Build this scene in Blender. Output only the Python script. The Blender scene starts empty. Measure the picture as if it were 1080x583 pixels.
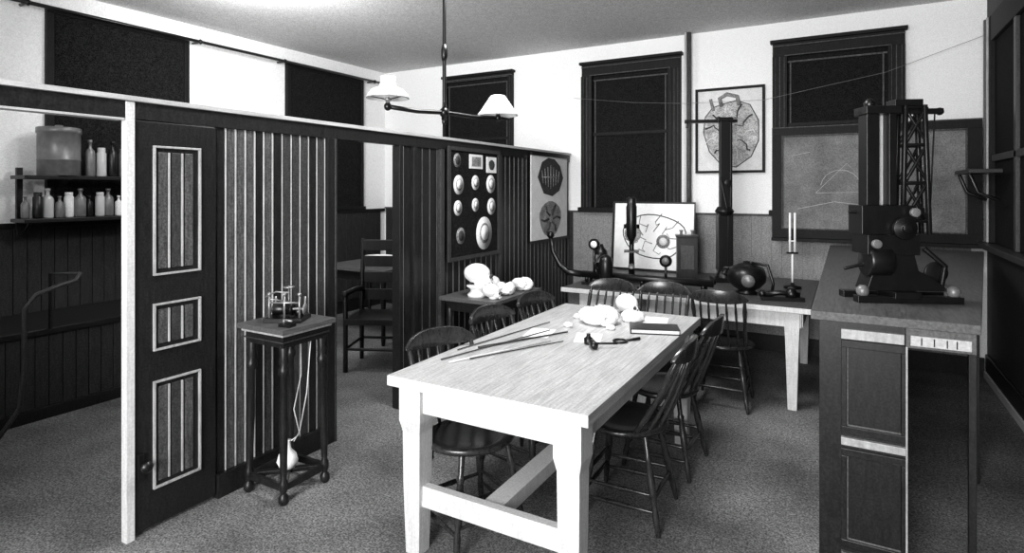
import bpy, bmesh, math, random
from mathutils import Vector, Matrix
random.seed(7)
sc = bpy.context.scene
try:
    sc.view_settings.view_transform = 'Standard'
    sc.view_settings.look = 'None'
except Exception:
    pass

# ------------------------------------------------------------------ materials
def M(name, c, rough=0.6, amt=0.2, scale=40.0, stretch=(1,1,1), speck=0.0, bump=0.0, metal=0.0, big=0.0, spec=0.5):
    m = bpy.data.materials.new(name); m.use_nodes = True
    nt = m.node_tree; N = nt.nodes; L = nt.links
    b = N['Principled BSDF']
    b.inputs['Roughness'].default_value = rough
    b.inputs['Metallic'].default_value = metal
    try: b.inputs['Specular IOR Level'].default_value = spec
    except Exception: pass
    tc = N.new('ShaderNodeTexCoord'); mp = N.new('ShaderNodeMapping')
    mp.inputs['Scale'].default_value = stretch
    L.new(tc.outputs['Object'], mp.inputs['Vector'])
    no = N.new('ShaderNodeTexNoise'); no.inputs['Scale'].default_value = scale
    no.inputs['Detail'].default_value = 4
    L.new(mp.outputs['Vector'], no.inputs['Vector'])
    mr = N.new('ShaderNodeMapRange')
    mr.inputs['From Min'].default_value = 0.3; mr.inputs['From Max'].default_value = 0.7
    mr.inputs['To Min'].default_value = 1-amt; mr.inputs['To Max'].default_value = 1+amt
    L.new(no.outputs['Fac'], mr.inputs['Value'])
    last = mr.outputs['Result']
    def mul(a, bsock):
        q = N.new('ShaderNodeMath'); q.operation = 'MULTIPLY'
        L.new(a, q.inputs[0]); L.new(bsock, q.inputs[1]); return q.outputs[0]
    if speck > 0:
        n2 = N.new('ShaderNodeTexNoise'); n2.inputs['Scale'].default_value = 110; n2.inputs['Detail'].default_value = 3
        L.new(tc.outputs['Object'], n2.inputs['Vector'])
        m2 = N.new('ShaderNodeMapRange')
        m2.inputs['From Min'].default_value = 0.38; m2.inputs['From Max'].default_value = 0.62
        m2.inputs['To Min'].default_value = 1-speck; m2.inputs['To Max'].default_value = 1+speck
        L.new(n2.outputs['Fac'], m2.inputs['Value']); last = mul(last, m2.outputs['Result'])
    if big > 0:
        n3 = N.new('ShaderNodeTexNoise'); n3.inputs['Scale'].default_value = 1.6; n3.inputs['Detail'].default_value = 3
        L.new(tc.outputs['Object'], n3.inputs['Vector'])
        m3 = N.new('ShaderNodeMapRange')
        m3.inputs['From Min'].default_value = 0.3; m3.inputs['From Max'].default_value = 0.7
        m3.inputs['To Min'].default_value = 1-big; m3.inputs['To Max'].default_value = 1+big
        L.new(n3.outputs['Fac'], m3.inputs['Value']); last = mul(last, m3.outputs['Result'])
    q = N.new('ShaderNodeMath'); q.operation = 'MULTIPLY'; q.inputs[1].default_value = c
    L.new(last, q.inputs[0])
    cb = N.new('ShaderNodeCombineColor')
    for i in range(3): L.new(q.outputs[0], cb.inputs[i])
    L.new(cb.outputs[0], b.inputs['Base Color'])
    if bump > 0:
        bp = N.new('ShaderNodeBump'); bp.inputs['Strength'].default_value = bump; bp.inputs['Distance'].default_value = 0.004
        L.new(no.outputs['Fac'], bp.inputs['Height']); L.new(bp.outputs['Normal'], b.inputs['Normal'])
    return m

plaster = M('plaster_white', 0.88, 0.9, 0.03, 30, speck=0.08, spec=.2)
ceilm = M('ceiling_paint', 0.62, 0.95, 0.06, 20, speck=0.25, spec=.2)
floorm = M('floor_grainy', 0.13, 0.9, 0.35, 45, speck=0.55, big=0.45, spec=.2)
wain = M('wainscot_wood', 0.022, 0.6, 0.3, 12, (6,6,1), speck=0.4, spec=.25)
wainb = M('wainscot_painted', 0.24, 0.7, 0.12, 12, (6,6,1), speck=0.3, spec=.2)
dark = M('dark_varnished_wood', 0.010, 0.36, 0.35, 14, (5,5,1), speck=0.4, spec=.3)
trimd = M('dark_window_trim', 0.008, 0.6, 0.35, 14, (5,5,1), speck=0.4, spec=.15)
triml = M('grey_trim_and_highlight', 0.06, 0.6, 0.35, 14, (5,5,1), speck=0.4, spec=.2)  # painted highlights on dark trim edges; plain grey on rail and conduit
mid = M('oak_board', 0.032, 0.4, 0.3, 12, (8,8,1), speck=0.35, spec=.35)
brd = M('beaded_board_wood', 0.06, 0.42, 0.4, 10, (8,8,1), speck=0.4, spec=.35)
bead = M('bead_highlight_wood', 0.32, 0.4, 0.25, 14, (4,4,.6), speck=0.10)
caprail = M('cap_rail_wood', 0.40, 0.4, 0.2, 10, (10,.6,10), speck=0.06)
lightw = M('pale_wood', 0.54, 0.5, 0.12, 12, (8,8,.8), speck=0.08)
tabtop = M('table_top_wood', 0.40, 0.42, 0.26, 7, (16,.8,16), speck=0.12, big=.12, spec=.4)
midw = M('brown_bench_wood', 0.075, 0.45, 0.35, 9, (12,1.2,12), speck=0.12, spec=.3)
chairm = M('chair_wood', 0.02, 0.25, 0.4, 20, (3,3,1), speck=0.2)
black = M('black_iron', 0.004, 0.32, 0.3, 30, spec=.4)
brass = M('brass_metal', 0.30, 0.38, 0.2, 30, metal=0.6)
blind = M('window_blind', 0.009, 0.9, 0.25, 25, speck=0.8, spec=0.1)
white = M('white_plaster_cast', 0.85, 0.7, 0.06, 30)
paper = M('chart_paper', 0.68, 0.8, 0.08, 12, speck=0.1)
ink = M('chart_ink', 0.03, 0.8, 0.3, 20, speck=0.4)
inkmid = M('chart_wash', 0.20, 0.8, 0.4, 14, speck=0.5)
wash2 = M('chart_pale_wash',.38,.8,.35,14,speck=.45)
slate = M('slate_board', 0.16, 0.7, 0.2, 8, speck=0.25, big=0.25, spec=.2)
chalk = M('chalk_line', 0.5, 0.9, 0.2, 30)
tin = M('tin_grey', 0.16, 0.4, 0.2, 20, metal=0.3)
shade = M('milk_glass', 0.85, 0.4, 0.03, 20)
glassm = bpy.data.materials.new('clear_glass'); glassm.use_nodes = True
gb = glassm.node_tree.nodes['Principled BSDF']
gb.inputs['Base Color'].default_value = (0.8,0.8,0.8,1); gb.inputs['Roughness'].default_value = 0.1
gb.inputs['Transmission Weight'].default_value = 0.5

# ------------------------------------------------------------------ builder
class B:
    def __init__(s, name, mats):
        s.name = name; s.mats = mats; s.bm = bmesh.new()
    def _mi(s, m):
        if m not in s.mats: s.mats.append(m)
        return s.mats.index(m)
    def add(s, vs, fs, m, smooth=False):
        i = s._mi(m); bv = [s.bm.verts.new(v) for v in vs]
        for f in fs:
            try:
                q = s.bm.faces.new([bv[k] for k in f]); q.material_index = i; q.smooth = smooth
            except ValueError: pass
    def box(s, c, sz, m, rot=None):
        R = rot or Matrix.Identity(3); c = Vector(c)
        vs = [c + R @ Vector((x*sz[0]/2, y*sz[1]/2, z*sz[2]/2)) for x in (-1,1) for y in (-1,1) for z in (-1,1)]
        s.add(vs, [(0,1,3,2),(4,6,7,5),(0,4,5,1),(2,3,7,6),(0,2,6,4),(1,5,7,3)], m)
    def bb(s, x0,x1,y0,y1,z0,z1, m):
        s.box(((x0+x1)/2,(y0+y1)/2,(z0+z1)/2), (abs(x1-x0),abs(y1-y0),abs(z1-z0)), m)
    def path(s, pts, rs, m, seg=8, closed=False):
        pts = [Vector(p) for p in pts]; n = len(pts)
        if not isinstance(rs, (list,tuple)): rs = [rs]*n
        vs = []; ref = None
        for i,p in enumerate(pts):
            if closed: t = pts[(i+1)%n]-pts[i-1]
            else: t = pts[min(i+1,n-1)]-pts[max(i-1,0)]
            if t.length < 1e-9: t = Vector((0,0,1))
            t.normalize()
            if ref is None:
                ref = Vector((0,0,1)) if abs(t.z) < 0.9 else Vector((1,0,0))
            u = (ref - t*ref.dot(t))
            if u.length < 1e-6: u = t.orthogonal()
            u.normalize(); w = t.cross(u); ref = u
            for k in range(seg):
                a = 2*math.pi*k/seg
                vs.append(p + (u*math.cos(a) + w*math.sin(a))*rs[i])
        fs = []
        for i in range(n if closed else n-1):
            j = (i+1)%n
            for k in range(seg):
                k2 = (k+1)%seg
                fs.append((i*seg+k, i*seg+k2, j*seg+k2, j*seg+k))
        if not closed:
            fs.append(tuple(range(seg))[::-1]); fs.append(tuple((n-1)*seg+k for k in range(seg)))
        s.add(vs, fs, m, True)
    def turned(s, p0, p1, prof, m, seg=10):
        p0 = Vector(p0); p1 = Vector(p1)
        s.path([p0.lerp(p1, t) for t,_ in prof], [r for _,r in prof], m, seg)
    def lathe(s, prof, c, m, seg=24, R=None, a0=0.0, smooth=True, sc_=(1,1)):
        R = R or Matrix.Identity(3); c = Vector(c); vs = []; n = len(prof)
        for r,z in prof:
            for k in range(seg):
                a = a0 + 2*math.pi*k/seg
                vs.append(c + R @ Vector((r*math.cos(a)*sc_[0], r*math.sin(a)*sc_[1], z)))
        fs = []
        for i in range(n-1):
            for k in range(seg):
                k2 = (k+1)%seg
                fs.append((i*seg+k, i*seg+k2, (i+1)*seg+k2, (i+1)*seg+k))
        fs.append(tuple(range(seg))[::-1]); fs.append(tuple((n-1)*seg+k for k in range(seg)))
        s.add(vs, fs, m, smooth)
    def prism(s, out, O, U, V, th, m, smooth=False):
        O=Vector(O);U=Vector(U);V=Vector(V);W=U.cross(V).normalized()*th; n=len(out)
        vs=[O+U*a+V*b_ for a,b_ in out]+[O+U*a+V*b_+W for a,b_ in out]
        fs=[tuple(range(n))[::-1], tuple(range(n,2*n))]+[(i,(i+1)%n,n+(i+1)%n,n+i) for i in range(n)]
        s.add(vs,fs,m,smooth)
    def blob(s, c, r, m, lump=0.12, freq=9, seed=0, sub=3, floor=None):
        from mathutils import noise
        t = bmesh.new(); bmesh.ops.create_icosphere(t, subdivisions=sub, radius=1)
        vs=[]
        for v in t.verts:
            d = 1 + lump*noise.noise(v.co*freq*0.3 + Vector((seed*3.1,seed,0))) + lump*0.5*noise.noise(v.co*freq*0.8+Vector((seed,0,7)))
            p = Vector(c)+Vector((v.co.x*r[0],v.co.y*r[1],v.co.z*r[2]))*d
            if floor is not None: p.z = max(p.z, floor)
            vs.append(p)
        t.verts.ensure_lookup_table()
        fs=[tuple(v.index for v in f.verts) for f in t.faces]; t.free()
        s.add(vs,fs,m,True)
    def done(s, loc=(0,0,0), rz=0, bevel=0.0, rot=None):
        bmesh.ops.recalc_face_normals(s.bm, faces=s.bm.faces)
        me = bpy.data.meshes.new(s.name); s.bm.to_mesh(me); s.bm.free()
        for m in s.mats: me.materials.append(m)
        o = bpy.data.objects.new(s.name, me); sc.collection.objects.link(o)
        o.location = loc; o.rotation_euler = rot or (0,0,rz)
        if bevel > 0:
            b = o.modifiers.new('edge','BEVEL'); b.width = bevel; b.segments = 2
            b.limit_method = 'ANGLE'; b.angle_limit = math.radians(50)
        return o
def Rz(a): return Matrix.Rotation(a,3,'Z')
def Rx(a): return Matrix.Rotation(a,3,'X')
def Ry(a): return Matrix.Rotation(a,3,'Y')

XL, XR, YB, YF, HC = -5.64, 1.03, 6.30, -2.6, 3.215
# ------------------------------------------------------------------ shell
b=B('floor',[floorm]); b.bb(XL-.1,XR+.1,YF-.1,YB+.1,-.1,0,floorm); b.done()
b=B('ceiling',[ceilm]); b.bb(XL-.1,XR+.1,YF-.1,YB+.1,HC,HC+.1,ceilm); b.done()
b=B('wall_back',[plaster]); b.bb(XL-.1,XR+.1,YB,YB+.1,0,HC,plaster); b.done()
b=B('wall_left',[plaster]); b.bb(XL-.1,XL,YF,YB,0,HC,plaster); b.done()
b=B('wall_right',[wain]); b.bb(XR,XR+.1,YF,YB,0,HC,wain); b.done()
b=B('wall_front',[plaster]); b.bb(XL,XR,YF-.1,YF,0,HC,plaster); b.done()
WH=1.32
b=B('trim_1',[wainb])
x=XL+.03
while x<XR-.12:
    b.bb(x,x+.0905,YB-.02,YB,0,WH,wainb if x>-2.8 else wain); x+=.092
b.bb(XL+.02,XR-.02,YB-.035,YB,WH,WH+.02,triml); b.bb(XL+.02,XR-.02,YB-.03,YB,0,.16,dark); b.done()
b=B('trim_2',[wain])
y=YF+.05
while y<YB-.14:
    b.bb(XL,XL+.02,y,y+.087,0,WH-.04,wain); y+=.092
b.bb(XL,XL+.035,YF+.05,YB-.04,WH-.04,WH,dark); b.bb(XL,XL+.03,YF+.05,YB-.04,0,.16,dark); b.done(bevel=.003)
b=B('baseboard_right',[lightw]); b.bb(XR-.03,XR,YF,YB-.04,0,.06,lightw); b.bb(XR-.02,XR,YF,YB-.04,.06,.2,dark); b.done(bevel=.004)
b=B('window_6',[trimd])
b.bb(XR-.02,XR-.01,4.35,5.95,1.16,2.75,blind)
for yy in (5.95,4.3):
    b.bb(XR-.05,XR,yy-.07,yy+.09,1.16,2.95,trimd); b.bb(XR-.065,XR-.05,yy-.02,yy,1.16,2.95,bead); b.bb(XR-.07,XR-.05,yy+.05,yy+.075,1.16,2.95,midw)
b.bb(XR-.048,XR,4.4,5.87,2.75,2.95,trimd); b.bb(XR-.10,XR,4.15,6.1,1.11,1.155,mid)
b.bb(XR-.045,XR-.02,5.1,5.16,1.16,2.75,mid); b.bb(XR-.045,XR-.02,4.4,5.86,1.8,1.85,mid)
b.done(bevel=.004)
b=B('bracket_shelf',[dark]); b.bb(XR-.27,XR-.075,5.3,5.92,1.70,1.73,dark)
for y2 in (5.85,5.4): b.path([(XR-.075,y2,1.5),(XR-.2,y2,1.56),(XR-.25,y2,1.70)],.014,black,6)
b.done(bevel=.003)

def window_back(name, x0, x1, z0, z1, cw=.13):
    b=B(name,[trimd]); y=YB
    b.bb(x0+cw,x1-cw,y-.02,y-.005,z0,z1-cw,blind)
    for a,c in ((x0,x0+cw),(x1-cw,x1)):
        b.bb(a,c,y-.05,y,z0,z1-cw,trimd)
        b.bb(a,a+.025,y-.075,y-.05,z0,z1-cw,trimd); b.bb(a+.025,a+.031,y-.07,y-.05,z0,z1-cw,triml)
        b.bb(c-.022,c,y-.07,y-.05,z0,z1-cw,trimd); b.bb(c-.028,c-.022,y-.065,y-.05,z0,z1-cw,triml)
        b.bb((a+c)/2-.004,(a+c)/2+.004,y-.058,y-.05,z0,z1-cw,triml)
    b.bb(x0,x1,y-.052,y,z1-cw,z1,trimd); b.bb(x0-.02,x1+.02,y-.085,y,z1,z1+.03,trimd)
    b.bb(x0,x1,y-.072,y-.052,z1-.035,z1-.025,triml); b.bb(x0+cw*.8,x1-cw*.8,y-.068,y-.052,z1-cw,z1-cw+.01,triml)
    b.bb(x0+cw,x1-cw,y-.04,y-.02,(z0+z1)/2,(z0+z1)/2+.035,trimd)
    b.bb(x0-.03,x1+.03,y-.10,y,z0-.05,z0,trimd)
    for xx in (x0+cw+.02,x1-cw-.04): b.bb(xx,xx+.014,y-.032,y-.02,z0,z1-cw-.06,triml)
    b.bb(x0+cw,x1-cw,y-.032,y-.02,z1-cw-.06,z1-cw-.045,triml)
    return b.done(bevel=.002)
window_back('window_1',-2.64,-1.52,1.38,3.0)
window_back('window_2',-.63,.45,1.38,3.0)
window_back('window_3',-4.59,-3.56,1.38,3.02,.05)
def window_left(name,y0,y1,z0,z1):
    b=B(name,[trimd]); x=XL
    b.bb(x+.02,x+.035,y0,y1,z0,z1,blind)
    for a,c in ((y0-.02,y0+.03),(y1-.03,y1+.02)): b.bb(x,x+.05,a,c,z0,z1-.03,trimd)
    b.bb(x,x+.05,y0-.02,y1+.02,z1-.03,z1+.02,trimd); b.bb(x,x+.07,y0-.04,y1+.04,z0-.04,z0,trimd)
    return b.done(bevel=.003)
window_left('window_4',2.28,3.42,1.36,3.04)
window_left('window_5',4.62,5.81,1.36,3.04)
b=B('curtain_rod',[black]); b.path([(XL+.13,.5,3.03),(XL+.13,6.15,3.03)],.016,black,8)
for yy in (.8,2.1,3.5,4.5,5.95):
    b.path([(XL,yy,3.03),(XL+.13,yy,3.03)],.012,black,6); b.blob((XL+.13,yy,3.03),(.028,.028,.028),black,0,sub=1)
b.done()
b=B('pipe_conduit',[lightw]); b.path([(-1.43,YB-.07,.8),(-1.43,YB-.07,HC)],.026,triml,10); b.path([(-1.455,YB-.10,.8),(-1.455,YB-.10,HC)],.013,lightw,8)
for zz in (1.2,2.1,2.9): b.path([(-1.43,YB-.07,zz),(-1.43,YB-.0,zz)],.012,brass,6)
b.done()
b=B('picture_wire',[black])
b.path([(-2.7,YB-.14,2.62),(-2.0,YB-.14,2.52),(-1.45,YB-.14,2.47),(-.7,YB-.14,2.45),(.3,YB-.14,2.62),(1.0,YB-.14,2.86)],.002,tin,5); b.done()

# ------------------------------------------------------------------ partition X=-2.80
PX=-2.80
def boards(b,y0,y1,z0,z1,pitch=.066,dk=mid,bd=bead,bw=.012):
    n=max(1,round((y1-y0)/pitch)); p=(y1-y0)/n
    for i in range(n):
        a=y0+i*p
        b.bb(PX-.045,PX-.012,a,a+p-bw-.006,z0,z1,dk if i%4 else dark)
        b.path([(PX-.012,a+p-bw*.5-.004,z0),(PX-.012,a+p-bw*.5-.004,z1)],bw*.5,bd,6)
        b.bb(PX-.04,PX-.02,a+p-bw-.006,a+p,z0,z1,black)
b=B('partition_wall',[mid])
b.bb(PX-.07,PX+.025,-1.0,YB-.04,1.978,2.0,caprail)      # cap
b.bb(PX-.05,PX+.005,-1.0,YB-.04,1.90,1.978,dark)     # header
b.bb(PX-.055,PX+.01,-1.0,1.42,1.890,1.90,caprail)
b.bb(PX-.03,PX+.012,1.425,1.462,0,1.975,lightw)      # pale post
b.bb(PX-.06,PX+.0,.30,.40,0,1.9,dark)
boards(b,-1.0,.30,.12,1.9)
boards(b,1.875,2.22,.12,1.9,.058,brd,bead,.011); boards(b,2.22,2.60,.12,1.9,.063,mid,bead,.008)
b.bb(PX-.05,PX+.012,1.865,2.60,0,.12,dark)
b.bb(PX-.055,PX+.008,2.60,2.655,0,1.9,dark)
b.bb(PX-.055,PX+.012,2.655,2.67,0,1.9,mid)
b.bb(PX-.06,PX+.01,3.27,3.31,0,1.9,dark); b.bb(PX-.05,PX+.0,3.31,3.325,0,1.9,bead)
b.bb(PX-.05,PX-.01,3.335,3.43,0,1.9,dark); b.bb(PX-.05,PX+.012,3.43,3.47,0,1.9,dark)
boards(b,3.47,3.75,.12,1.9,.09,dark,mid)
b.bb(PX-.05,PX+.01,3.47,YB-.04,0,.12,dark)
b.bb(PX-.06,PX+.02,3.75,3.80,.12,1.9,mid)
boards(b,3.80,YB-.04,.12,1.9,.085,dark,midw)
b.bb(PX-.06,PX+.02,4.66,4.70,.12,1.9,mid)
b.done(bevel=.002)

b=B('door_1',[dark])
b.bb(PX-.045,PX+.0,1.47,1.86,.02,1.895,dark)
for z0,z1 in ((1.18,1.785),(.83,1.05),(.19,.69)):
    y0,y1=1.545,1.775
    for a,c,d,e in ((y0,y1,z1-.010,z1),(y0,y1,z0,z0+.010),(y0,y0+.010,z0+.010,z1-.010),(y1-.010,y1,z0+.010,z1-.010)):
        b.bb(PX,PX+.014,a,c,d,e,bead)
    n=3; w=(y1-y0-.04)/n
    for i in range(n):
        a=y0+.02+i*w
        b.bb(PX,PX+.006,a+.004,a+w-.018,z0+.03,z1-.03,brd if i!=1 else mid)
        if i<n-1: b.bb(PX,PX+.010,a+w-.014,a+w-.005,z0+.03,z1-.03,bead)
b.box((PX+.01,1.485,.32),(.02,.025,.12),black)
b.lathe([(.005,0),(.012,.02),(.024,.035),(.026,.05),(.012,.062),(.001,.065)],(PX+.018,1.488,.33),black,14,Ry(math.pi/2))
b.done(bevel=.002)

b=B('specimen_photo_board',[dark]); q=.012
b.bb(PX+.012+q,PX+.02+q,3.82,4.62,1.0,1.93,blind)
for a,c,d,e in ((3.82,4.62,1.9,1.93),(3.82,4.62,1.0,1.03),(3.82,3.85,1.03,1.9),(4.59,4.62,1.03,1.9)): b.bb(PX+.02+q,PX+.035+q,a,c,d,e,mid)
def disc(b,y,z,r,m,x=PX+.021+.012,e=1.0): b.lathe([(r,0),(r,.006)],(x,y,z),m,20,Ry(math.pi/2),sc_=(e,1))
for y,z,r,mm in ((3.95,1.82,.05,inkmid),(3.97,1.62,.07,paper),(3.96,1.43,.055,paper),(4.22,1.64,.055,paper),(4.22,1.45,.05,paper),
               (4.47,1.63,.07,paper),(4.48,1.43,.065,paper),(4.36,1.2,.125,paper),(4.0,1.2,.06,inkmid)):
    disc(b,y,z,r,mm,e=1.15)
    disc(b,y,z,r*.62,inkmid if mm is paper else ink,PX+.037,e=1.15)
    if mm is paper: disc(b,y,z+.005,r*.48,paper,PX+.040,e=1.1)
b.bb(PX+.03,PX+.040,4.13,4.33,1.76,1.88,paper); b.bb(PX+.038,PX+.043,4.16,4.30,1.78,1.86,inkmid)
b.bb(PX+.03,PX+.040,4.40,4.56,1.73,1.87,paper); b.blob((PX+.040,4.48,1.80),(.008,.05,.045),ink)
b.done()
b=B('anatomy_chart',[paper])
b.bb(PX+.024,PX+.034,5.25,6.12,1.05,1.95,paper)
for a,c,d,e in ((5.25,6.12,1.93,1.96),(5.25,6.12,1.03,1.06)): b.bb(PX+.022,PX+.045,a,c,d,e,dark)
out=[(-.30,0),(-.2,.16),(-.05,.21),(.1,.2),(.24,.13),(.32,0),(.22,-.14),(.04,-.2),(-.16,-.17)]
b.prism(out,(PX+.034,5.69,1.71),(0,1,0),(0,0,1),.004,ink)
for k in range(-3,4): b.path([(PX+.038,5.69+k*.07,1.71+.13-abs(k)*.02),(PX+.038,5.69+k*.06,1.71-.12+abs(k)*.02)],.005,inkmid,5)
b.path([(PX+.038,5.48,1.71),(PX+.038,5.9,1.72)],.006,inkmid,5)
out=[(.26*math.cos(a)*(1+.08*math.sin(3*a)),.19*math.sin(a)) for a in [i*math.pi/9 for i in range(18)]]
b.prism(out,(PX+.034,5.69,1.27),(0,1,0),(0,0,1),.004,inkmid)
for i in range(6):
    a=i*1.05; b.path([(PX+.038,5.69+.05*math.cos(a),1.27+.04*math.sin(a)),(PX+.038,5.69+.15*math.cos(a+.2),1.27+.1*math.sin(a+.2)),(PX+.038,5.69+.23*math.cos(a),1.27+.16*math.sin(a))],.012,ink,5)
b.done()

# ------------------------------------------------------------------ main table
b=B('work_table',[tabtop])
X0,X1,Y0,Y1,TH=-1.735,-.80,1.95,3.81,.775
nb=4; w=(X1-X0)/nb
for i in range(nb): b.bb(X0+i*w,X0+(i+1)*w-.0006,Y0+.004,Y1,TH-.045,TH,tabtop)
b.bb(X0-.001,X1+.001,Y0,Y0+.003,TH-.044,TH-.001,lightw)
lx=(-1.635,-.895); ly=(2.035,3.72)
s2=math.sqrt(2)
for x in lx:
    for y in ly:
        b.lathe([(r*s2,z) for r,z in ((.036,0),(.044,.3),(.046,.5),(.046,.53),(.057,.58),(.057,TH-.045))],(x,y,0),lightw,4,a0=math.pi/4,smooth=False)
b.bb(lx[0]+.05,lx[1]-.05,2.0,2.03,TH-.155,TH-.045,lightw); b.bb(lx[0]+.05,lx[1]-.05,3.725,3.755,TH-.155,TH-.045,lightw)
b.bb(lx[0]-.03,lx[0],ly[0]+.05,ly[1]-.05,TH-.155,TH-.045,lightw); b.bb(lx[1],lx[1]+.03,ly[0]+.05,ly[1]-.05,TH-.155,TH-.045,lightw)
b.bb(lx[0]+.04,lx[1]-.04,2.015,2.055,.21,.30,lightw); b.bb(lx[0]+.04,lx[1]-.04,3.70,3.74,.21,.30,lightw)
b.bb(-1.31,-1.22,2.055,3.70,.225,.29,lightw)
b.done(bevel=.002)

# ------------------------------------------------------------------ chairs
def chair(loc, ang, name='spindle_back_chair', crest=.865):
    b=B(name,[chairm]); n=36
    rows=[(0.0,.440),(.08,.441),(.15,.447),(.19,.456),(.205,.452),(.208,.438),(.195,.424),(.14,.418),(0.0,.418)]
    vs=[];fs=[]
    for r,z in rows:
        for k in range(n):
            a=2*math.pi*k/n; e=1+.05*math.cos(2*a)
            vs.append((r*e*math.cos(a), r*.97*math.sin(a), z))
    for i in range(len(rows)-1):
        for k in range(n): fs.append((i*n+k,i*n+(k+1)%n,(i+1)*n+(k+1)%n,(i+1)*n+k))
    b.add(vs,fs,chairm,True)
    lp=[(0,.010),(.08,.013),(.2,.017),(.3,.012),(.36,.018),(.55,.020),(.72,.014),(.76,.020),(.8,.013),(1,.015)]
    tops=[(-.12,.12),(.12,.12),(.12,-.12),(-.12,-.12)]; bots=[(-.185,.175),(.185,.175),(.19,-.20),(-.19,-.20)]
    for t,q in zip(tops,bots): b.turned((q[0],q[1],0),(t[0],t[1],.43),lp,chairm,8)
    def at(i,h):
        f=h/.43; return (bots[i][0]+(tops[i][0]-bots[i][0])*f, bots[i][1]+(tops[i][1]-bots[i][1])*f, h)
    sp=[(0,.008),(.3,.011),(.5,.014),(.7,.011),(1,.008)]
    for i,j,h in ((0,1,.22),(0,1,.13),(1,2,.17),(1,2,.10),(2,3,.15),(3,0,.17),(3,0,.10)): b.turned(at(i,h),at(j,h),sp,chairm,6)
    def cr(u,h): return Vector((.19*u, -.27-.05*(1-u*u), h))
    m_=7
    for i in range(m_):
        u=-1+2*i/(m_-1); a=math.radians(-90+u*62)
        p0=Vector((.185*math.cos(a),.175*math.sin(a),.435)); p1=cr(u*.93,crest-.065)
        r=.013 if i in (0,m_-1) else .008
        mids=p0.lerp(p1,.5)+Vector((0,-.012,0))
        b.path([p0,p0.lerp(p1,.25)+Vector((0,-.008,0)),mids,p0.lerp(p1,.8)+Vector((0,-.004,0)),p1],[r,r*1.3,r*.9,r*1.3,r*.8],chairm,7)
    seg=14; vs=[];fs=[]
    for i in range(seg+1):
        u=-1+2*i/seg; c=cr(u*1.06,0); top=crest+.015*(1-u*u)-.05*abs(u)**4; bot=crest-.08+.02*abs(u)**4
        for dy,z in ((-.010,bot),(-.016,top),(.006,top),(.010,bot)): vs.append((c.x,c.y+dy,z))
    for i in range(seg):
        for k in range(4): fs.append((i*4+k,i*4+(k+1)%4,(i+1)*4+(k+1)%4,(i+1)*4+k))
    fs.append((0,1,2,3)); fs.append(tuple(seg*4+k for k in (3,2,1,0)))
    b.add(vs,fs,chairm,True)
    return b.done(loc=(loc[0],loc[1],0), rz=math.radians(ang)-math.pi/2, bevel=.003)
chair((-1.52,2.28),-24)
chair((-1.58,2.96),-10)
chair((-1.58,3.52),-12)
chair((-.95,2.83),182)
chair((-.93,3.42),178)
chair((-1.62,4.12),-94)
chair((-1.18,4.16),-86)
chair((-.80,4.60),92)

# ------------------------------------------------------------------ back table
b=B('laboratory_bench',[lightw]); h=.745
b.bb(-2.12,-.22,4.60,6.10,h-.035,h,midw); b.bb(-2.13,-.21,4.585,4.60,h-.037,h+.0,lightw)
b.bb(-2.06,-.28,4.64,4.67,h-.15,h-.035,lightw); b.bb(-2.06,-.28,6.02,6.05,h-.15,h-.035,lightw)
b.bb(-2.07,-2.04,4.67,6.02,h-.15,h-.035,lightw); b.bb(-.30,-.27,4.67,6.02,h-.15,h-.035,lightw)
for x in (-2.03,-1.45,-.34):
    for y in (4.68,5.98):
        b.lathe([(r*s2,z) for r,z in ((.03,0),(.045,.5),(.05,h-.15),(.05,h-.035))],(x,y,0),lightw if x>-1 else midw,4,a0=math.pi/4,smooth=False)
b.done(bevel=.003)
b=B('side_table',[dark]); b.bb(-2.76,-2.25,3.70,4.45,.72,.75,midw)
b.bb(-2.72,-2.29,3.74,4.41,.64,.72,dark)
for x in (-2.70,-2.31):
    for y in (3.76,4.39): b.turned((x,y,0),(x,y,.66),[(0,.018),(.1,.024),(.3,.02),(.7,.028),(.85,.022),(1,.03)],dark,8)
b.done(bevel=.003)
def skull(name,loc,s,rz):
    b=B(name,[white])
    b.blob((0,0,.10*s),(.085*s,.115*s,.085*s),white,.03)
    b.blob((0,.085*s,.05*s),(.055*s,.05*s,.048*s),white,.05,seed=3,floor=0)
    b.lathe([(.05*s,0),(.055*s,.01*s),(.04*s,.04*s)],(0,.03*s,0),white,16)
    for sx in (-1,1): b.blob((sx*.028*s,.125*s,.075*s),(.018*s,.014*s,.018*s),ink,0,sub=2)
    b.blob((0,.135*s,.05*s),(.009*s,.008*s,.014*s),ink,0,sub=1)
    for k in range(-3,4): b.box((k*.010*s,.128*s,.018*s),(.008*s,.012*s,.016*s),white)
    return b.done(loc=loc,rz=rz)
def brain(name,loc,s,rz,flat=1.0):
    b=B(name,[white])
    for sx in (-1,1): b.blob((sx*.040*s,0,.055*s*flat),(.052*s,.09*s,.058*s*flat),white,.12,freq=20,seed=sx+4,sub=4,floor=0)
    b.blob((0,-.065*s,.028*s*flat),(.05*s,.035*s,.026*s),white,.1,freq=20,seed=9,floor=0)
    return b.done(loc=loc,rz=rz)
b=B('cast_pedestal',[white]); b.lathe([(.07,0),(.075,.02),(.05,.04),(.05,.06),(.08,.08),(.08,.09)],(-2.50,3.84,.75),white,20); b.done()
skull('plaster_skull_cast',(-2.50,3.84,.841),.9,-1.2)
skull('plaster_skull_cast',(-2.36,3.82,.75),.6,-1.4)
brain('plaster_brain_cast',(-2.36,4.04,.75),.85,.4)
brain('plaster_brain_cast',(-2.34,4.28,.75),.9,1.2)
brain('plaster_brain_cast',(-2.58,4.14,.75),1.0,.9)
brain('plaster_brain_cast',(-1.30,3.34,.7755),1.2,1.1,.75)
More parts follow.
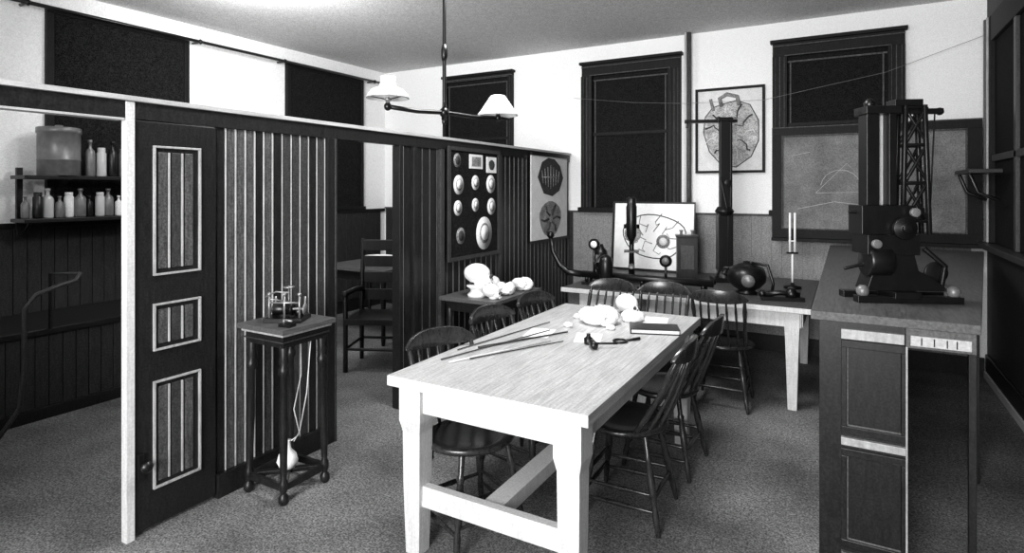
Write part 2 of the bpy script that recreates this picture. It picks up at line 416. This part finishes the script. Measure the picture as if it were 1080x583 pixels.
brain('plaster_brain_cast',(-1.14,3.50,.7755),.7,-.5,.8)
skull('plaster_skull_cast',(-1.24,3.68,.7755),.7,-2.0)
b=B('model_fragments',[white])
for i,(x,y) in enumerate(((-1.42,3.16),(-1.46,3.40),(-1.18,3.22))): b.blob((x,y,.789),(.028,.022,.015),white,.3,seed=i,floor=.7752)
b.done()
b=B('wooden_pointers',[ink])
for x0,y0,x1,y1,r,mm in ((-1.66,2.24,-1.47,3.02,.004,ink),(-1.60,2.22,-1.36,2.80,.005,lightw),(-1.69,2.42,-1.56,3.2,.004,ink),(-1.55,2.32,-1.30,2.83,.004,ink),(-1.62,2.50,-1.36,3.02,.006,dark)):
    b.path([(x0,y0,.777+r),(x1,y1,.777+r)],[r,r*.7],mm,6)
b.done()
b=B('paper_sheets',[white])
for x,y,a in ((-1.50,2.95,.2),(-1.22,2.98,.3),(-1.02,3.58,.2)): b.box((x,y,.7758),(.14,.20,.001),white,Rz(a))
b.done()
b=B('book',[black]); b.box((0,0,.015),(.26,.15,.018),paper); b.box((0,0,.003),(.27,.16,.005),dark); b.box((0,0,.027),(.27,.16,.005),black); b.box((-.133,0,.015),(.006,.16,.03),black); b.done(loc=(-.95,3.30,.775),rz=.35,bevel=.001)
b=B('dissecting_mallet',[black])
b.path([(0,0,.025),(.12,.04,.02)],[.007,.005],dark,8); b.lathe([(.001,-.04),(.017,-.04),(.02,-.02),(.017,0),(.02,.02),(.017,.04),(.001,.04)],(0,0,.021),black,14,Rz(.3)@Rx(math.pi/2)); b.done(loc=(-1.12,2.80,.775),rz=.3)
b=B('ink_bottle',[black]); b.lathe([(.001,0),(.022,0),(.024,.01),(.024,.03),(.012,.038),(.010,.05),(.014,.052),(.001,.055)],(0,0,0),black,16); b.done(loc=(-1.17,2.86,.777))
b=B('magnifier',[black])
b.path([(.035*math.cos(a*math.pi/8),.035*math.sin(a*math.pi/8),.007) for a in range(16)],.006,black,6,closed=True); b.path([(.035,0,.008),(.12,.01,.009)],[.006,.009],black,8); b.done(loc=(-1.04,2.98,.775),rz=.8)

# ------------------------------------------------------------------ instrument stand
b=B('instrument_stand',[dark]); cx,cy=-2.59,2.13; h=.885
b.bb(cx-.175,cx+.175,cy-.175,cy+.175,h-.025,h,midw)
b.bb(cx-.16,cx+.16,cy-.16,cy+.16,h-.04,h-.025,bead)
b.bb(cx-.145,cx+.145,cy-.145,cy+.145,h-.10,h-.04,dark)
b.bb(cx-.152,cx+.152,cy-.152,cy+.152,h-.075,h-.068,mid)
lp=[(0,.016),(.02,.026),(.05,.026),(.07,.014),(.10,.022),(.14,.022),(.16,.014),(.22,.018),(.5,.022),(.80,.017),(.82,.027),(.85,.027),(.87,.018),(.90,.026),(.93,.02),(1,.026)]
for sx in (-1,1):
    for sy in (-1,1): b.turned((cx+sx*.135,cy+sy*.135,0),(cx+sx*.122,cy+sy*.122,h-.09),lp,dark,12)
for p,q_ in (((-1,-1),(1,-1)),((1,-1),(1,1)),((1,1),(-1,1)),((-1,1),(-1,-1))):
    b.box((cx+(p[0]+q_[0])*.0667,cy+(p[1]+q_[1])*.0667,.085),(.25 if p[1]==q_[1] else .02,.25 if p[0]==q_[0] else .02,.035),dark)
b.box((cx,cy,.09),(.36,.035,.02),dark,Rz(math.pi/4)); b.box((cx,cy,.09),(.36,.035,.018),dark,Rz(-math.pi/4))
b.path([(cx+.08,cy+.02,h-.1),(cx+.07,cy+.03,.6),(cx+.05,cy,.42),(cx+.06,cy+.03,.28),(cx+.03,cy+.0,.25)],.0035,white,5)
b.path([(cx+.11,cy+.06,h-.1),(cx+.09,cy+.05,.5),(cx+.07,cy+.02,.3),(cx+.05,cy,.25)],.003,white,5)
b.done(bevel=.002)
b=B('glass_flask',[glassm]); b.lathe([(.001,0),(.04,.004),(.055,.035),(.045,.07),(.018,.10),(.015,.14),(.02,.145)],(cx+.0,cy+.0,.102),white,20); b.done()
b=B('brass_recording_instrument',[brass])
b.box((0,0,.012),(.20,.15,.02),black)
for x in (-.08,0,.08): b.path([(x,-.04,.02),(x,-.04,.14)],.006,brass,8); b.blob((x,-.04,.145),(.011,.011,.011),brass,0,sub=2)
for x in (-.08,.08): b.path([(x,.04,.02),(x,.04,.12)],.006,brass,8)
b.lathe([(.001,-.05),(.035,-.05),(.035,-.045),(.03,-.04),(.03,.04),(.035,.045),(.035,.05),(.001,.05)],(-.02,.0,.06),black,18,Ry(math.pi/2))
b.path([(-.09,0,.06),(.09,0,.06)],.006,brass,8); b.path([(-.08,-.04,.10),(.08,-.04,.10)],.005,brass,8); b.path([(-.08,-.04,.12),(.0,.04,.09)],.004,brass,6)
b.lathe([(.001,0),(.03,0),(.03,.006),(.001,.006)],(.09,0,.06),brass,18,Ry(math.pi/2))
b.path([(-.10,-.04,.13),(-.04,-.05,.16),(.03,-.05,.155)],.004,brass,6); b.path([(-.0,.02,.02),(-.0,.02,.18)],.005,brass,6); b.lathe([(.028,0),(.03,.006)],(0,.02,.17),brass,14)
b.lathe([(.02,0),(.024,.03),(.01,.04)],(.05,.03,.02),black,14); b.lathe([(.001,0),(.018,0),(.018,.03),(.001,.03)],(-.085,.05,.02),black,12)
b.done(loc=(cx,cy,h),rz=.5)
b=B('brass_key_switch',[brass]); b.box((0,0,.008),(.07,.05,.014),black); b.path([(-.02,0,.015),(-.02,0,.035)],.006,brass,8); b.path([(-.025,0,.035),(.03,0,.028)],.005,brass,8); b.done(loc=(cx+.12,cy-.10,h),rz=.2)

# ------------------------------------------------------------------ gas chandelier
b=B('gas_chandelier',[black]); C=Vector((-1.905,2.60,2.0)); Lp=Vector((-2.015,2.27,2.0)); Rp=Vector((-1.775,2.95,2.0))
b.path([C+Vector((0,0,-.04)),C+Vector((0,0,.05)),C+Vector((0,0,.5)),(C.x,C.y,HC-.03)],[.016,.011,.010,.010],black,10)
b.lathe([(.012,.0),(.018,.03),(.018,.06),(.012,.09)],(C.x,C.y,C.z+.28),black,12)
b.lathe([(.055,0),(.055,-.015),(.02,-.05),(.01,-.06)],(C.x,C.y,HC),black,18)
b.blob(C,(.028,.028,.03),black,0,sub=2); b.blob(C+Vector((0,0,-.05)),(.014,.014,.02),black,0,sub=2)
b.path([Lp,Lp.lerp(C,.5)+Vector((0,0,-.008)),C,C.lerp(Rp,.5)+Vector((0,0,-.008)),Rp],.012,black,8)
b.path([Rp,Rp+(Rp-C).normalized()*.09],[.012,.006],black,8); b.path([C+Vector((.03,-.05,0)),C+Vector((.04,-.06,.05))],.006,black,6)
for P,bell in ((Lp,True),(Rp,False)):
    b.blob(P,(.02,.02,.022),black,0,sub=2)
    b.lathe([(.01,0),(.012,.03),(.02,.035),(.012,.045)],P,brass,12)
    if bell: pr=[(.103,.04),(.105,.045),(.100,.062),(.080,.085),(.045,.10),(.036,.125),(.040,.15),(.036,.15),(.03,.125),(.038,.102),(.075,.082),(.096,.06),(.101,.04)]
    else: pr=[(.115,.012),(.117,.02),(.105,.035),(.045,.125),(.04,.13),(.034,.13),(.04,.12),(.10,.033),(.112,.012)]
    n=28; vs=[];fs=[]
    for r,z in pr:
        for k in range(n):
            a=2*math.pi*k/n; rr=r*(1+(.03*math.cos(a*8) if z<.03 and not bell else 0)); vs.append(P+Vector((rr*math.cos(a),rr*math.sin(a),z)))
    for i in range(len(pr)):
        j=(i+1)%len(pr)
        for k in range(n): fs.append((i*n+k,i*n+(k+1)%n,j*n+(k+1)%n,j*n+k))
    b.add(vs,fs,shade,True)
    b.lathe([(.008,.045),(.008,.09),(.012,.10)],P,white,10)
    for a in (0,2.1,4.2): b.path([P+Vector((0,0,.035)),P+Vector((.09*math.cos(a),.09*math.sin(a),.045 if bell else .022))],.003,black,5)
    if bell: b.path([P+Vector((.105*math.cos(k*.3927),.105*math.sin(k*.3927),.043)) for k in range(16)],.003,brass,5,closed=True)
b.done()

# ------------------------------------------------------------------ back wall things
b=B('heart_chart',[paper]); x0,x1,z0,z1=-1.37,-.70,1.75,2.62; y=YB-.02
b.bb(x0+.02,x1-.02,y,y+.012,z0+.02,z1-.02,paper)
for a,c,d,e in ((x0,x1,z1-.025,z1),(x0,x1,z0,z0+.025),(x0,x0+.025,z0+.025,z1-.025),(x1-.025,x1,z0+.025,z1-.025)): b.bb(a,c,y-.02,y+.005,d,e,trimd)
cx2,cz2=-1.03,2.15
out=[(-.08,.3),(.06,.33),(.19,.28),(.27,.12),(.27,-.08),(.20,-.24),(.06,-.34),(-.08,-.32),(-.2,-.18),(-.26,.02),(-.24,.18),(-.17,.27)]
b.prism(out,(cx2,y,cz2),(1,0,0),(0,0,1),.005,wash2)
for i in range(11):
    a=i*.57; pts=[(cx2+.24*math.cos(a)*(1-t/7)+.015*math.sin(t*2+i),y-.006,cz2+.29*math.sin(a)*(1-t/8)+.03*math.sin(t*1.3+i)) for t in range(6)]
    b.path(pts,[.009,.008,.007,.006,.005,.003],ink if i%3 else paper,5)
b.path([(cx2+p,y-.005,cz2+q_) for p,q_ in out],.005,ink,5,closed=True)
b.path([(cx2-.08,y-.008,cz2+.28),(cx2-.10,y-.008,cz2+.36),(cx2-.03,y-.008,cz2+.40),(cx2+.07,y-.008,cz2+.37),(cx2+.09,y-.008,cz2+.28)],.02,inkmid,6)
b.path([(cx2-.16,y-.006,cz2+.24),(cx2-.19,y-.006,cz2+.36)],.015,inkmid,6)
b.done()
b=B('blackboard',[slate]); x0,x1,z0,z1=-.62,.97,1.13,2.17; y=YB-.17
b.bb(x0+.05,x1-.05,y,y+.02,z0+.05,z1-.05,slate)
for a,c,d,e in ((x0,x1,z1-.08,z1),(x0,x1,z0,z0+.08),(x0,x0+.085,z0+.08,z1-.08),(x1-.10,x1,z0+.08,z1-.08)):
    b.bb(a,c,y-.03,y+.02,d,e,trimd)
for a,c,d,e in ((x0,x1,z1-.010,z1),(x0+.085,x1-.10,z1-.090,z1-.08),(x0+.085,x1-.10,z0+.08,z0+.090),(x0+.085,x0+.095,z0+.090,z1-.090),(x1-.110,x1-.10,z0+.090,z1-.090)):
    b.bb(a,c,y-.036,y-.005,d,e,triml)
b.bb(x0,x1,y-.10,y-.03,z0-.03,z0+.0,trimd)
def ch(pts): b.path([(p,y-.002,q_) for p,q_ in pts],.0025,chalk,4)
ch([(-.25,1.55),(.0,1.82),(.22,1.56),(-.25,1.55)]); ch([(-.05+.16*math.cos(a*.3),1.6+.16*math.sin(a*.3)) for a in range(0,11)])
ch([(-.4,1.4),(-.1,1.47),(.3,1.42)]); ch([(.4,1.7),(.6,1.8),(.62,1.6)]); ch([(-.45,1.9),(-.3,1.93)])
b.done(bevel=.002)
b=B('brain_chart_board',[paper]); w=.86; hh=.71
b.box((0,0,hh/2),(w,.018,hh),dark); b.box((.01,-.012,hh/2),(w-.04,.006,hh-.04),white)
out=[(.32*math.cos(a)*(1+.06*math.sin(3*a)),.23*math.sin(a)*(1+.07*math.cos(2*a+1))) for a in [i*math.pi/14 for i in range(28)]]
b.path([(p+.02,-.016,hh/2+q_) for p,q_ in out],.006,ink,5,closed=True)
for i in range(9):
    a=i*.7; b.path([(.02+.29*math.cos(a)*(1-t/6)+.035*math.sin(t*2+i),-.016,hh/2+.2*math.sin(a)*(1-t/6)+.035*math.cos(t*2.1)) for t in range(5)],.005,inkmid,5)
b.lathe([(.09,0),(.09,.003)],(-.2,-.016,hh/2+.02),wash2,18,Rx(math.pi/2))
b.lathe([(.07,0),(.07,.003)],(.12,-.016,hh/2-.05),inkmid,18,Rx(math.pi/2)); b.lathe([(.04,0),(.04,.006)],(.12,-.017,hh/2-.05),paper,18,Rx(math.pi/2))
b.done(loc=(-1.74,5.93,.748),rot=(math.radians(-6),0,0))
b=B('tall_iron_stand',[black])
b.box((0,0,.02),(.22,.20,.04),black); b.lathe([(.09,.04),(.07,.08),(.06,.12)],(0,0,0),black,18)
b.box((0,0,.36),(.13,.11,.52),black); b.lathe([(.07,.60),(.085,.64),(.06,.68)],(0,0,0),black,16)
b.box((0,0,1.05),(.085,.07,.82),black); b.box((.055,0,1.05),(.02,.05,.8),black)
b.box((-.12,0,1.46),(.46,.05,.03),black); b.box((-.0,0,1.475),(.13,.09,.035),black)
b.path([(-.33,0,1.45),(-.33,0,1.40)],.012,black,8); b.path([(.0,-.06,.9),(.0,-.12,.9)],.015,black,8)
b.lathe([(.03,0),(.03,.02)],(.0,-.12,.9),black,14,Rx(math.pi/2)); b.path([(.02,-.05,.05),(.02,-.06,.6),(-.05,-.06,.95)],.006,black,6)
b.done(loc=(-.97,5.62,.745),rz=.4,bevel=.004)
b=B('induction_coil_box',[dark]); b.box((0,0,.20),(.18,.16,.40),dark); b.box((0,0,.41),(.20,.18,.02),black); b.box((0,0,.01),(.20,.18,.02),black)
for x in (-.05,.05): b.lathe([(.012,0),(.012,.03),(.018,.035),(.018,.045)],(x,0,.42),brass,12)
b.box((0,-.083,.22),(.12,.006,.22),mid); b.done(loc=(-1.28,5.50,.745),rz=.3,bevel=.003)
b=B('optical_bench',[black])
b.path([(-2.08,4.85,.83),(-1.5,4.85,.83),(-.92,4.85,.83)],.028,black,10); b.path([(-2.08,4.95,.83),(-.92,4.95,.83)],.018,black,8)
for x in (-2.0,-1.5,-1.0):
    b.box((x,4.90,.757),(.06,.2,.024),black); b.path([(x,4.85,.76),(x,4.85,.83)],.018,black,8); b.path([(x,4.95,.76),(x,4.95,.83)],.014,black,8)
b.path([(-2.05,4.85,.83),(-2.18,4.85,.84),(-2.26,4.85,.90),(-2.32,4.83,1.02),(-2.34,4.82,1.15)],[.03,.03,.028,.022,.018],black,10)
b.lathe([(.02,0),(.035,.02),(.03,.05),(.02,.06)],(-2.34,4.82,1.14),black,14)
for x,hh2 in ((-1.93,1.06),(-1.3,.95)):
    b.path([(x,4.85,.83),(x,4.85,hh2)],.012,black,8); b.lathe([(.05,-.012),(.05,.012)],(x,4.85,hh2+.04),black,18,Rx(math.pi/2)); b.lathe([(.03,-.014),(.03,.014)],(x,4.85,hh2+.04),white if x<-1.5 else tin,18,Rx(math.pi/2))
b.done()
b=B('microscope',[black])
b.box((0,0,.015),(.16,.2,.03),black); b.path([(0,.05,.03),(0,.06,.3),(0,.05,.55)],[.03,.022,.022],black,10)
b.box((0,0,.28),(.13,.13,.015),black); b.lathe([(.012,.34),(.025,.38),(.045,.42),(.048,.68),(.04,.70),(.044,.76),(.02,.77)],(0,-.01,0),black,16)
b.box((0,.03,.55),(.05,.08,.05),black); b.lathe([(.02,-.07),(.02,.07)],(0,.06,.5),black,12,Ry(math.pi/2)); b.lathe([(.03,0),(.03,.008)],(0,0,.14),tin,14,Rx(.8))
b.done(loc=(-1.69,5.15,.745),rz=.3)
b=B('galvanometer',[black]); b.lathe([(.09,0),(.09,.02),(.04,.04),(.03,.10),(.06,.12),(.07,.18),(.06,.26),(.03,.29),(.02,.32)],(0,0,0),black,18); b.box((0,-.06,.19),(.05,.02,.07),tin); b.done(loc=(-2.02,5.25,.745))
b=B('galvanometer',[black]); b.lathe([(.06,0),(.06,.02),(.035,.04),(.055,.08),(.06,.2),(.05,.26),(.02,.28)],(0,0,0),black,18); b.path([(-.06,0,.1),(-.1,0,.2),(-.04,0,.3)],.01,black,6); b.done(loc=(-1.78,4.74,.745))
b=B('round_bell_jar',[black])
b.lathe([(.08,0),(.085,.015),(.06,.03),(.10,.05),(.145,.10),(.15,.15),(.13,.205),(.07,.235),(.03,.245),(.025,.26),(.001,.265)],(0,0,0),black,28)
b.path([(-.14,0,.13),(-.19,0,.15),(-.17,0,.20),(-.11,0,.20)],.01,black,8); b.lathe([(.05,0),(.05,.01)],(.03,-.140,.12),tin,16,Rx(math.pi/2)); b.path([(.04,-.02,.25),(.16,-.04,.24),(.2,-.04,.1),(.19,-.04,.02)],.012,black,8); b.done(loc=(-.70,5.05,.745))
b=B('glass_tube_stand',[white])
b.lathe([(.07,0),(.07,.02),(.02,.03),(.012,.05)],(0,0,0),black,16); b.path([(0,0,.04),(0,0,.3)],.008,white,8); b.box((0,0,.30),(.09,.02,.015),black)
for x in (-.02,.02): b.path([(x,0,.30),(x,0,.64)],.009,white,8)
b.path([(-.03,0,.40),(.03,0,.40)],.006,white,6)
b.done(loc=(-.40,5.5,.745),rz=.4)
b=B('iron_clamp',[black])
b.box((0,0,.015),(.3,.06,.03),black,Rz(.1)); b.lathe([(.04,0),(.045,.03),(.03,.06),(.02,.07)],(.06,0,.03),black,14); b.path([(-.14,0,.04),(-.02,0,.06),(.12,0,.05)],.02,black,8); b.blob((-.14,0,.045),(.03,.03,.03),black,0,sub=2); b.done(loc=(-.42,4.85,.745),rz=.2)

# ------------------------------------------------------------------ right counter
b=B('storage_counter',[dark]); CH=1.08
FY=2.73
b.prism([(-.13,FY),(.43,FY),(.965,6.02),(-.13,6.02)],(0,0,CH-.035),(1,0,0),(0,1,0),.035,midw)
b.bb(-.10,.20,FY+.03,6.0,.06,CH-.035,dark)
b.bb(-.09,.19,FY+.06,5.95,0,.06,black)
y=FY+.03
b.bb(-.02,.195,y-.02,y,.975,1.015,bead)
for z0,z1 in ((.62,.94),(.16,.50)):
    b.bb(.0,.185,y-.006,y,z0,z1,dark)
    for a,c,d,e in ((-.02,.20,z1,z1+.03),(-.02,.20,z0-.03,z0),(-.02,.0,z0,z1),(.185,.20,z0,z1)): b.bb(a,c,y-.018,y,d,e,dark)
    b.bb(.0,.006,y-.012,y-.006,z0,z1,midw); b.bb(.0,.185,y-.012,y-.006,z0,z0+.008,midw)
b.bb(-.02,.20,y-.022,y,.545,.575,bead)
b.bb(-.02,.20,y-.022,y,.08,.11,midw)
b.bb(.199,.206,y-.02,y,.06,.97,bead)
b.bb(.20,.42,y-.01,y+.015,.965,1.045,midw)
b.bb(.215,.405,y-.016,y-.01,.975,1.015,caprail)
for x in (.25,.29,.33,.36): b.box((x,y-.018,.995),(.004,.006,.03),black)
b.bb(.40,.425,y+.02,y+.045,0,1.045,dark)
b.box((.88,5.9,.52),(.05,.05,1.045),dark); b.box((.60,4.0,.52),(.04,.04,1.045),dark)
b.done(bevel=.002)
b=B('recording_apparatus',[black])
def bx(x0,x1,y0,y1,z0,z1,m=black): b.bb(x0,x1,y0,y1,z0,z1,m)
bx(-.20,.24,-.09,-.04,0,.03); bx(-.20,.24,.05,.10,0,.03); bx(-.05,.06,-.10,.12,.02,.05)
for x in (-.17,.21): b.lathe([(.02,0),(.026,.012),(.026,.03),(.012,.045)],(x,-.065,.03),tin,12)
b.prism([(-.15,.05),(.20,.05),(.14,.10),(.07,.14),(.05,.22),(-.10,.22),(-.12,.14)],(0,.05,0),(1,0,0),(0,0,1),.11,black)
bx(-.15,.07,-.07,.08,.21,.30); bx(-.17,.06,-.06,.07,.30,.43)
b.lathe([(.07,-.05),(.075,-.04),(.075,.04),(.07,.05)],(-.09,-.02,.18),black,20,Ry(math.pi/2))
b.lathe([(.05,0),(.05,.02),(.02,.025),(.02,.04)],(.0,-.07,.33),black,18,Rx(math.pi/2)); b.lathe([(.02,0),(.02,.02)],(.04,-.075,.40),tin,14,Rx(math.pi/2)); b.lathe([(.02,0),(.02,.02)],(-.12,-.075,.26),tin,14,Rx(math.pi/2))
bx(-.14,-.085,-.04,.04,.43,.86); bx(-.045,-.012,-.04,.04,.43,.86); bx(-.085,-.045,.01,.02,.43,.86,lightw)
bx(-.15,.0,-.06,.06,.84,.875); bx(-.15,.20,-.016,.016,.842,.866); bx(-.02,.10,-.04,.04,.875,.905)
b.lathe([(.02,0),(.024,.02),(.01,.04)],(-.11,0,.875),black,12); b.blob((.19,0,.853),(.018,.018,.018),black,0,sub=2)
for y0 in (-.03,.03):
    b.path([(.02,y0,.43),(.03,y0,.88)],.013,black,6); b.path([(.13,y0,.30),(.11,y0,.88)],.013,black,6)
    zs=[.36,.53,.70,.87]
    for i in range(3):
        b.path([(.025,y0,zs[i]),(.12,y0,zs[i+1])],.009,black,6)
        if y0<0: b.path([(.125,y0,zs[i]),(.025,y0,zs[i+1])],.008,black,6)
    for z in zs: b.path([(.02,y0,z),(.12,y0,z)],.009,black,6)
b.lathe([(.03,0),(.034,.01),(.034,.05),(.03,.06)],(.09,0,.36),black,16); b.path([(.17,-.04,.05),(.19,-.04,.16),(.10,-.04,.24)],.012,black,8)
b.lathe([(.05,0),(.05,.012)],(.16,-.02,.13),black,18,Rx(math.pi/2)); b.path([(-.22,0,.14),(-.10,0,.17)],.008,black,8); b.path([(-.2,-.0,.40),(-.15,0,.40)],.01,black,8)
b.path([(.17,0,.85),(.15,0,.40)],.004,black,5)
b.done(loc=(.19,3.18,CH),rz=.42,bevel=.003)
b=B('balance_weight_box',[dark]); b.box((0,0,.03),(.24,.14,.06),dark); b.box((0,0,.065),(.25,.15,.01),mid); b.path([(-.03,0,.07),(-.03,0,.09),(.03,0,.09),(.03,0,.07)],.004,brass,6); b.done(loc=(.28,3.75,CH),rz=.5,bevel=.002)

# ------------------------------------------------------------------ left room things
b=B('bottle_shelf',[dark])
for z in (1.36,1.69): b.bb(XL+.1,XL+.34,2.0,2.90,z-.03,z-.001,dark)
for yy in (2.05,2.84):
    b.bb(XL+.1,XL+.13,yy-.02,yy+.02,1.2,1.75,dark); b.path([(XL+.13,yy,1.22),(XL+.2,yy,1.24),(XL+.3,yy,1.33)],.012,black,6)
b.done(bevel=.003)
b=B('tin_canister',[tin]); b.lathe([(.135,0),(.14,.005),(.14,.12),(.144,.125),(.14,.13),(.14,.33),(.147,.335),(.147,.375),(.135,.38),(.03,.385),(.025,.40),(.001,.40)],(XL+.22,2.27,1.69),tin,32); b.done()
def bottle(b,x,y,z,r,h,m):
    b.lathe([(r*.9,0),(r,.01),(r,h*.62),(r*.85,h*.7),(r*.35,h*.78),(r*.32,h*.92),(r*.45,h*.93),(r*.45,h),(.001,h)],(x,y,z),m,14)
def jar(b,x,y,z,r,h,m):
    b.lathe([(r*.9,0),(r,.01),(r,h*.8),(r*.75,h*.86),(r*.8,h*.88),(r*.8,h),(.001,h)],(x,y,z),m,14)
b=B('specimen_bottles',[tin]); ms=[tin,glassm,paper,black,tin]
yy=2.49
for i in range(5): (jar if i%2 else bottle)(b,XL+.22,yy,1.69,.036,.30-.06*(i%2),[tin,glassm,black,tin,glassm][i]); yy+=.085
yy=2.05
for i in range(12):
    r=.028+.006*(i%3); (jar if i%3==1 else bottle)(b,XL+.22+.02*(i%2),yy,1.36,r,.17+.06*((i*7)%3)/2,ms[(i*3)%5]); yy+=.072
b.done()
b=B('beadboard_washstand',[dark])
b.bb(-5.55,-4.80,-.6,3.3,.58,.62,dark); b.bb(-5.55,-4.84,-.58,3.28,.0,.58,black)
yy=-.58
while yy<3.2: b.bb(-4.84,-4.82,yy,yy+.078,.08,.58,wain); yy+=.082
b.bb(-4.84,-4.80,-.58,3.28,0,.08,dark)
b.done(bevel=.003)
b=B('waste_pipe',[tin]); b.path([(-4.36,1.95,1.04),(-4.36,1.92,.99),(-4.35,1.82,.97),(-4.35,1.70,.93),(-4.35,1.64,.85),(-4.35,1.64,.5),(-4.36,1.62,.25),(-4.4,1.52,.08),(-4.42,1.50,.0)],.014,mid,10)
b.lathe([(.04,0),(.04,.02)],(-4.42,1.50,0),wain,14); b.path([(-4.78,1.95,.62),(-4.78,1.95,1.0),(-4.36,1.95,1.03)],.012,mid,8); b.done()
b=B('slat_back_armchair',[dark])
for x in (-.26,.26):
    b.path([(x,-.22,0),(x,-.22,.45),(x,-.26,1.12)],[.020,.024,.018],dark,8); b.path([(x,.2,0),(x,.2,.68)],.022,dark,8)
    b.path([(x,-.24,.66),(x,0,.68),(x,.24,.68)],.026,dark,8); b.path([(x,-.2,.2),(x,.2,.2)],.014,dark,6)
b.box((0,0,.44),(.54,.46,.05),dark)
for z in (.60,.76,.91,1.06): b.box((0,-.245,z),(.51,.02,.10),dark)
b.path([(-.26,.2,.2),(.26,.2,.2)],.014,dark,6); b.path([(-.26,-.22,.2),(.26,-.22,.2)],.014,dark,6)
b.done(loc=(-3.62,4.0,0),rz=math.radians(205),bevel=.004)
b=B('writing_table',[dark]); b.bb(-4.95,-4.0,4.45,5.25,.74,.77,midw); b.bb(-4.9,-4.05,4.5,5.2,.64,.74,dark)
for x in (-4.88,-4.07):
    for y2 in (4.52,5.18): b.turned((x,y2,0),(x,y2,.66),[(0,.018),(.1,.024),(.3,.02),(.7,.028),(.85,.022),(1,.03)],dark,8)
b.done(bevel=.003)
b=B('enamel_basin',[white]); b.lathe([(.06,0),(.09,.02),(.15,.10),(.16,.105),(.145,.10),(.085,.03),(.001,.02)],(-4.35,4.75,.77),white,24); b.done()
b=B('open_papers',[paper]); b.box((-4.2,5.0,.778),(.2,.28,.012),paper,Rz(.4)); b.box((-4.25,5.02,.787),(.2,.28,.004),white,Rz(.1)); b.done()
b=B('sideboard',[dark]); b.bb(-5.0,-3.9,5.75,6.2,.05,.9,dark); b.bb(-5.04,-3.86,5.71,6.22,.9,.93,midw)
for x in (-4.95,-4.4): b.bb(x,x+.45,5.735,5.75,.15,.8,mid); b.blob((x+.22,5.72,.55),(.015,.015,.015),brass,0,sub=1)
for x in (-4.97,-3.93):
    for y2 in (5.78,6.17): b.bb(x-.02,x+.02,y2-.02,y2+.02,0,.06,dark)
b.done(bevel=.004)

# ------------------------------------------------------------------ lights
def area(name,loc,target,size,sy,e):
    l=bpy.data.lights.new(name,'AREA'); l.shape='RECTANGLE'; l.size=size; l.size_y=sy; l.energy=e
    o=bpy.data.objects.new(name,l); sc.collection.objects.link(o); o.location=loc
    o.rotation_euler=(Vector(target)-Vector(loc)).to_track_quat('-Z','Y').to_euler(); return o
area('daylight_rear',(-.6,-2.3,2.2),(-1.0,4.5,2.1),1.6,1.0,225)
area('fill_overhead',(-1.5,2.9,3.15),(-1.7,3.3,0),.8,.8,85)  # added overhead fill below the ceiling, no real source there
area('fill_side_room',(-3.9,2.9,3.1),(-5.0,5.4,2.3),1.0,1.0,90)  # added fill under the ceiling to brighten the side room walls
area('fill_ceiling',(-.8,-2.2,1.2),(-1.8,4.2,3.6),2.0,1.0,180)  # added upward fill behind the camera to brighten the ceiling
w=bpy.data.worlds.new('world'); sc.world=w; w.use_nodes=True
w.node_tree.nodes['Background'].inputs[0].default_value=(.8,.8,.8,1); w.node_tree.nodes['Background'].inputs[1].default_value=.3

# ------------------------------------------------------------------ camera
cam=bpy.data.cameras.new('camera'); co=bpy.data.objects.new('camera',cam); sc.collection.objects.link(co)
co.location=(0,0,1.58); co.rotation_euler=(math.pi/2,0,math.radians(29.66))
cam.sensor_width=36; cam.lens=620/1080*36; cam.shift_y=-91.5/1080; cam.clip_start=.02
sc.camera=co
